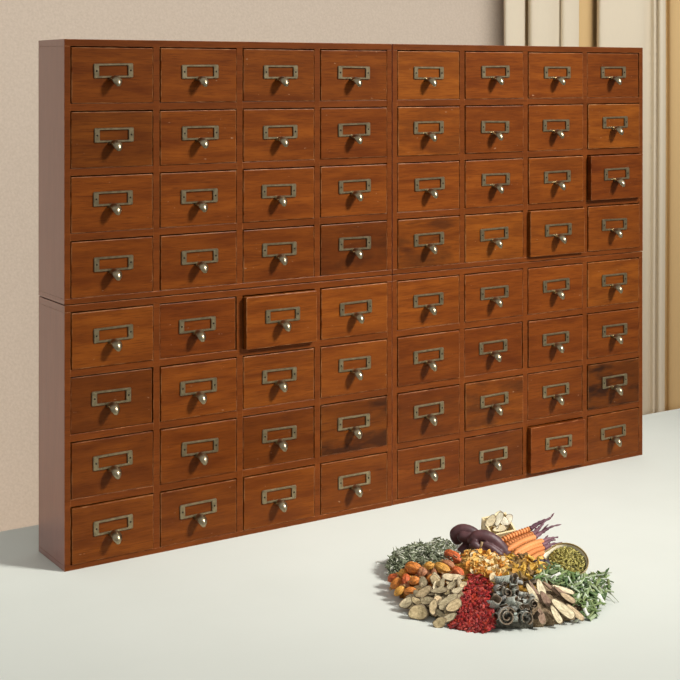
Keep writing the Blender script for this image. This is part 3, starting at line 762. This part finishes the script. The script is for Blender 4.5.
blob('mushroom', lumps([(118,228),(108,195),(150,172),(205,185),(245,215)], .066, .060, 42, 46, .9, 12)+lumps([(150,215),(195,225)], .046, .044, 36, 42, .8, 4)+lumps([(215,240),(200,290),(165,330),(170,370)], .060, .042, 52, 55, .9, 9),
     .0016, 'dark maroon dried mushroom, the left and rear one of two, with a rounded top lobe')
blob('mushroom', lumps([(255,268),(228,240),(262,215),(320,222),(375,258),(412,305),(440,350)], .032, .030, 40, 56, .9, 18)+lumps([(305,275),(345,300),(395,345)], .016, .014, 27, 42, .8, 8)+lumps([(232,275),(262,300),(300,318)], .018, .014, 36, 28, .8, 8),
     .0016, 'dark maroon kidney shaped dried mushroom, the right and front one of two')
mb = MB(); p = [at_b(440+x/6.8, 505+y/6.8, b) for x, y, b in ((285, 250, .006), (280, 275, .004), (268, 300, .002))]
mb.tube(p, [.0022, .0016, .0012], 6); M_TW = plain('twig', (0.12, 0.07, 0.03), (0.35, 0.24, 0.12), 40)
tag(link('twig', mb.mesh('twig', [M_TW])), 'tiny brown twig lying against the front dark mushroom', 'twig')

# --- wooden box with pale slices
M_BOX = plain('box_wood', (0.70, 0.56, 0.30), (0.80, 0.67, 0.40), 12, 0.55, 0.3, 0.1, 0.001, stretch=(1, 1, 6))
bc = at_b(440+400/6.8, 505+128/6.8, .162)
S_, HB, TH = .0415, .030, .0030
bx_ = bpy.data.objects.new('wooden_box', None); COL.objects.link(bx_); bx_.empty_display_size = .02
tilt = Matrix.Rotation(math.radians(26), 4, RT)
Mb = Matrix.Translation(bc) @ tilt @ Matrix.Rotation(math.radians(-YAW*57.2958+17), 4, 'Z')
bx_.matrix_world = Mb @ Matrix.Translation((0, 0, -HB))
tag(bx_, 'small open square box of pale wood holding white slices, behind the dark mushrooms', 'box')
for (x0, x1, y0, y1) in ((-S_/2, S_/2, -S_/2, -S_/2+TH), (-S_/2, S_/2, S_/2-TH, S_/2), (-S_/2, -S_/2+TH, -S_/2+TH, S_/2-TH), (S_/2-TH, S_/2, -S_/2+TH, S_/2-TH)):
    mb = MB(); mb.bbox(x0, x1, y0, y1, 0, HB, .0004); link('side_panel', mb.mesh('side_panel', [M_BOX]), bx_)
mb = MB(); mb.box(-S_/2+TH, S_/2-TH, -S_/2+TH, S_/2-TH, .0005, .003); link('base_panel', mb.mesh('base_panel', [M_BOX]), bx_)
M_IV = plain('ivory_slice', (0.72, 0.70, 0.66), (1, 1, 1), 6, 0.6, 0.25, 0.15, 0.02, objcol=True)
def ivory(me):
    m2 = me.copy(); m2.materials[0] = M_IV; return m2
SLI, LSI = [ivory(m_) for m_ in SL], [ivory(m_) for m_ in LS]
IV, IV2 = (1.0, .95, .74), (.95, .82, .54)
bs = [(345,110,50,95,62,IV2,'broad ivory'),(400,95,75,105,46,IV,'upright ivory'),(430,105,-55,95,58,IV,'white pointed'),(466,100,80,80,50,IV,'white rounded'),(405,160,15,95,46,IV2,'flat yellowish'),(372,130,-40,70,50,IV,'ivory'),(455,140,60,70,44,IV2,'curved ivory'),(395,60,30,60,30,IV2,'small yellowish')]
for rk, (cx_, cy_, an, l_, w_, col, nm) in enumerate(sorted(bs)):
    u, v = 440+cx_/6.8, 505+cy_/6.8
    c = at_b(u, v, .162+(.02 if cy_ < 80 else 0)+(-.006 if cy_ > 150 else 0)+rk*.0006)
    nn = (UP*.6-FW+RT*R.uniform(-.35, .35)).normalized()
    ca, sa = math.cos(math.radians(an)), math.sin(math.radians(an)); x = RT*ca+UP*sa; x = (x-nn*x.dot(nn)).normalized(); y = nn.cross(x); px = (c-CAM).dot(FW)/FPX
    tag(put('mushroom_slice', SLI[rk % 4] if w_ > 50 else LSI[rk % 3], c, x, y, nn, l_/6.8*px, w_/6.8*px, .012, jitc(col, .05)), f'{nm} slice in the wooden box, {ORD[rk]} of its eight slices', 'slice', 'pale slices in the wooden box')

# --- ridged orange roots with purple tops
M_CORD = plain('ridged_root_skin', (0.46, 0.14, 0.035), (0.74, 0.29, 0.095), 4, 0.55, 0.3, 0.3, 0.02, objcol=True, p=(.3, .65))
M_CTOP = plain('root_top', (0.09, 0.035, 0.05), (0.22, 0.11, 0.13), 40, 0.6)
def root_mesh(name, p, q, r):
    mb = MB(); n = 90; pts = []; rd = []; d = q-p; sag = UP*(d.length*.02)
    for i in range(n):
        t = i/(n-1); pts.append(p+d*t+sag*math.sin(PI*t))
        e = min(1, math.sqrt(max(0, t)/.10+.05))*min(1, math.sqrt(max(0, 1-t)/.04+.2))
        rd.append(r*e*(1-.18*t)*(1+.19*math.sin(t*2*PI*11)))
    mb.tube(pts, rd, 12); return mb
def cpx(x, y, b): return cl(490+x/5.667, 505+y/5.667, b)
roots = [((62,205),(228,136),13,[(262,112),(300,92),(338,76),(364,45)],[(250,128),(262,104)]),
         ((88,230),(246,164),13,[(268,142),(292,116),(312,90)],[(262,150),(258,128),(240,120)]),
         ((98,258),(256,182),13,[(285,160),(318,140),(352,122),(404,110)],[(295,150),(312,128),(330,110)]),
         ((138,280),(300,206),14,[(322,196),(350,188),(386,182)],[(318,186),(330,172)]),
         ((150,292),(296,228),12,[(320,215),(345,200),(370,198)],[]),
         ((188,300),(306,244),13,[(330,232),(352,222),(408,214)],[(336,240),(360,238)]),
         ((222,318),(312,268),12,[(330,252),(350,240),(372,232)],[]),
         ((236,332),(300,290),10,[],[])]
rdesc = ['topmost', 'second from the top', 'third from the top', 'fourth from the top', 'fifth from the top', 'sixth from the top', 'seventh from the top', 'lowest']
for i, (p, q, r, top, br_) in enumerate(roots):
    b0 = .125-.011*i; b1 = .150-.012*i
    P, Q = cpx(*p, b0), cpx(*q, b1)
    mid = (P+Q)/2; e = empty('ridged_root', (mid.x, mid.y, mid.z))
    tag(e, f'{"short stub of ridged orange root" if i == 7 else "ridged orange dried root with purple top"}, {rdesc[i]} of the bundle', 'root', 'ridged orange roots')
    px = (mid-CAM).dot(FW)/FPX
    mb = root_mesh('root', P-mid, Q-mid, r*(1.38 if i < 4 else 1.12)/5.667*px); ob = link('root_body', mb.mesh('root_body', [M_CORD]), e); k = R.uniform(.85, 1.1); ob.color = (k, k, k, 1)
    if top:
        pts = [Q-mid-(Q-P)*.02]+[cpx(*t_, b1+.004*(j+1))-mid for j, t_ in enumerate(top)]
        pr = catmull([tuple(t_) for t_ in pts], 4); mb = MB()
        mb.tube(pr, [.0034*(1-j/len(pr))+.0006+.0005*math.sin(j*2.3) for j in range(len(pr))], 7)
        if br_:
            bp = [pts[1]*.5+pts[0]*.5]+[cpx(*t_, b1+.006)-mid for t_ in br_]
            pr = catmull([tuple(t_) for t_ in bp], 4) if len(bp) > 1 else bp
            mb.tube(pr, [.0022*(1-j/len(pr))+.0005 for j in range(len(pr))], 6)
        link('stalk', mb.mesh('root_stalk', [M_CTOP]), e)

# --- dark slivers between roots and bowl
M_DK = plain('dark_sliver', (0.012, 0.008, 0.014), (0.05, 0.03, 0.05), 30, 0.5)
DKM = stem_mesh(4); DKM.materials.clear(); DKM.materials.append(M_DK)
for (x_, y_, an, l_, w_, nm) in ((300,318,-25,70,28,'dark purple sliver lying just below the orange roots'),(275,328,10,56,26,'blackish sliver beside the amber peel pieces'),(318,332,-40,50,22,'dark purple sliver touching the bowl')):
    u, v = 490+x_/5.667, 505+y_/5.667
    c, x, y, n, ln, wd = frame_px(u, v, an, l_/5.667, w_/5.667, .6, 0)
    tag(put('dark_sliver', DKM, c, x, y, n, ln, wd, wd*.7, lift=.003), nm, 'sliver')

# --- bowl of yellow green buds
M_BOWL = plain('bowl_glaze', (0.62, 0.55, 0.36), (0.74, 0.68, 0.50), 30, 0.35, 0.5)
M_RIM = plain('bowl_rim', (0.26, 0.17, 0.05), (0.40, 0.29, 0.11), 60, 0.4, 0.5)
bcen = at_b(520+322/6.8, 535+168/6.8, .05)
pxb = (bcen-CAM).dot(FW)/FPX; RB = 146/6.8*pxb; HBW = RB*.72
bowl = bpy.data.objects.new('bowl', None); COL.objects.link(bowl); bowl.empty_display_size = .02
Mw = Matrix.Translation(bcen) @ Matrix.Rotation(math.radians(31), 4, RT) @ Matrix.Rotation(-YAW, 4, 'Z')
bowl.matrix_world = Mw
tag(bowl, 'small beige bowl with a brown rim, full of yellow green buds', 'bowl')
def bowl_ring(prof, mats, name, mi=lambda i: 0):
    mb = MB(); n = 48; vs = []
    for r, z in prof:
        for k in range(n):
            a = 2*PI*k/n
            sp = math.exp(-((a-PI*.93)/.30)**2)*.26*max(0, (r/RB-.6)/.4)      # a small pouring lip on the left
            vs.append((r*(1+sp)*math.cos(a), r*(1+sp)*math.sin(a), z))
    mb.v = [tuple(p) for p in vs]
    for i in range(len(prof)-1):
        for k in range(n): mb.f.append([i*n+k, i*n+(k+1) % n, (i+1)*n+(k+1) % n, (i+1)*n+k]); mb.m.append(mi(i)); mb.sm.append(True)
    return mb.mesh(name, mats)
prof = [(0.001, -HBW+.003), (RB*.35, -HBW+.003), (RB*.66, -HBW*.72), (RB*.86, -HBW*.36), (RB*.94, -.0015)]
prof2 = [(RB*.985, -.0015), (RB*.93, -HBW*.36), (RB*.74, -HBW*.76), (RB*.45, -HBW), (0.001, -HBW)]
me = bowl_ring(prof+prof2, [M_BOWL], 'bowl_body'); link('bowl_body', me, bowl)
me = bowl_ring([(RB*.935, -.0016), (RB*.945, .0004), (RB*.965, .0010), (RB*.99, .0002), (RB*.992, -.0016), (RB*.935, -.0016)], [M_RIM], 'rim'); link('rim', me, bowl)
M_BUD = [plain('bud_olive', (0.20, 0.17, 0.03), (0.33, 0.28, 0.06), 90), plain('bud_yellow', (0.42, 0.36, 0.09), (0.58, 0.50, 0.16), 90), plain('bud_dark', (0.09, 0.08, 0.02), (0.16, 0.14, 0.04), 90)]
mb = MB(); n = 40; vs = [(0, 0, -.0005)]; fs = []
for j in range(1, 7):
    for k in range(n):
        a = 2*PI*k/n; r = RB*.88*j/6; vs.append((r*math.cos(a), r*math.sin(a), -.0005-.0055*(j/6)**2))
for k in range(n): fs.append((0, 1+k, 1+(k+1) % n))
for j in range(5):
    for k in range(n): fs.append((1+j*n+k, 1+j*n+(k+1) % n, 1+(j+1)*n+(k+1) % n, 1+(j+1)*n+k))
mb.add(vs, fs, 2, True)
for _ in range(420):
    rr = RB*.80*math.sqrt(R.random()); a = R.uniform(0, 2*PI); az = R.uniform(0, 2*PI); l = R.uniform(.004, .009)
    c = Vector((rr*math.cos(a), rr*math.sin(a), -.0002-.0055*(rr/RB/.88)**2+R.uniform(0, .0025)))
    d = Vector((math.cos(az), math.sin(az), R.uniform(-.3, .5))).normalized(); s = d.cross(UP); k = R.uniform(-.35, .35)*l
    mb.tube([c-d*l/2+s*k, c, c+d*l/2+s*k], [.0004, .0008, .0006], 5, R.choice((0, 0, 1, 1, 1, 2)))
o = link('dried_bud', mb.mesh('dried_bud', M_BUD)); o.matrix_world = Mw
tag(o, 'yellow green dried buds filling the small beige bowl', 'buds', kind='stuff')

# ------------------------------------------------------------------ light
def area(name, loc, target, size, power, col=(1, 1, 1), sy=None):
    l = bpy.data.lights.new(name, 'AREA'); l.energy = power; l.color = col; l.size = size
    if sy: l.shape = 'RECTANGLE'; l.size_y = sy
    o = bpy.data.objects.new(name, l); COL.objects.link(o); o.location = loc
    o.rotation_euler = (Vector(target)-Vector(loc)).to_track_quat('-Z', 'Y').to_euler(); return o
k = area('ceiling_softbox', (2.57, -2.80, 3.52), (0.60, -0.05, 1.05), 0.7, 13, (1, 0.98, 0.95)); k.data.spread = math.radians(36)
wl = area('added_wall_fill', (1.25, 1.0, 3.2), (1.25, 2.2, 0.75), 6.4, 40, (1, .98, .95), .25); wl.data.spread = math.radians(75)  # added unseen area light, put in to brighten the wall and curtains
w = bpy.data.worlds.new('room_light'); sc.world = w; w.use_nodes = True
nt = w.node_tree; bg = nt.nodes['Background']
tc = N(nt, 'ShaderNodeTexCoord'); sx = N(nt, 'ShaderNodeSeparateXYZ'); L(nt, tc.outputs['Generated'], sx.inputs[0])
mr = N(nt, 'ShaderNodeMapRange'); mr.inputs[1].default_value = -.1; mr.inputs[2].default_value = .7; mr.inputs[3].default_value = .32; mr.inputs[4].default_value = .55
L(nt, sx.outputs['Z'], mr.inputs[0]); L(nt, mr.outputs[0], bg.inputs['Strength']); bg.inputs['Color'].default_value = (1, .99, .97, 1)
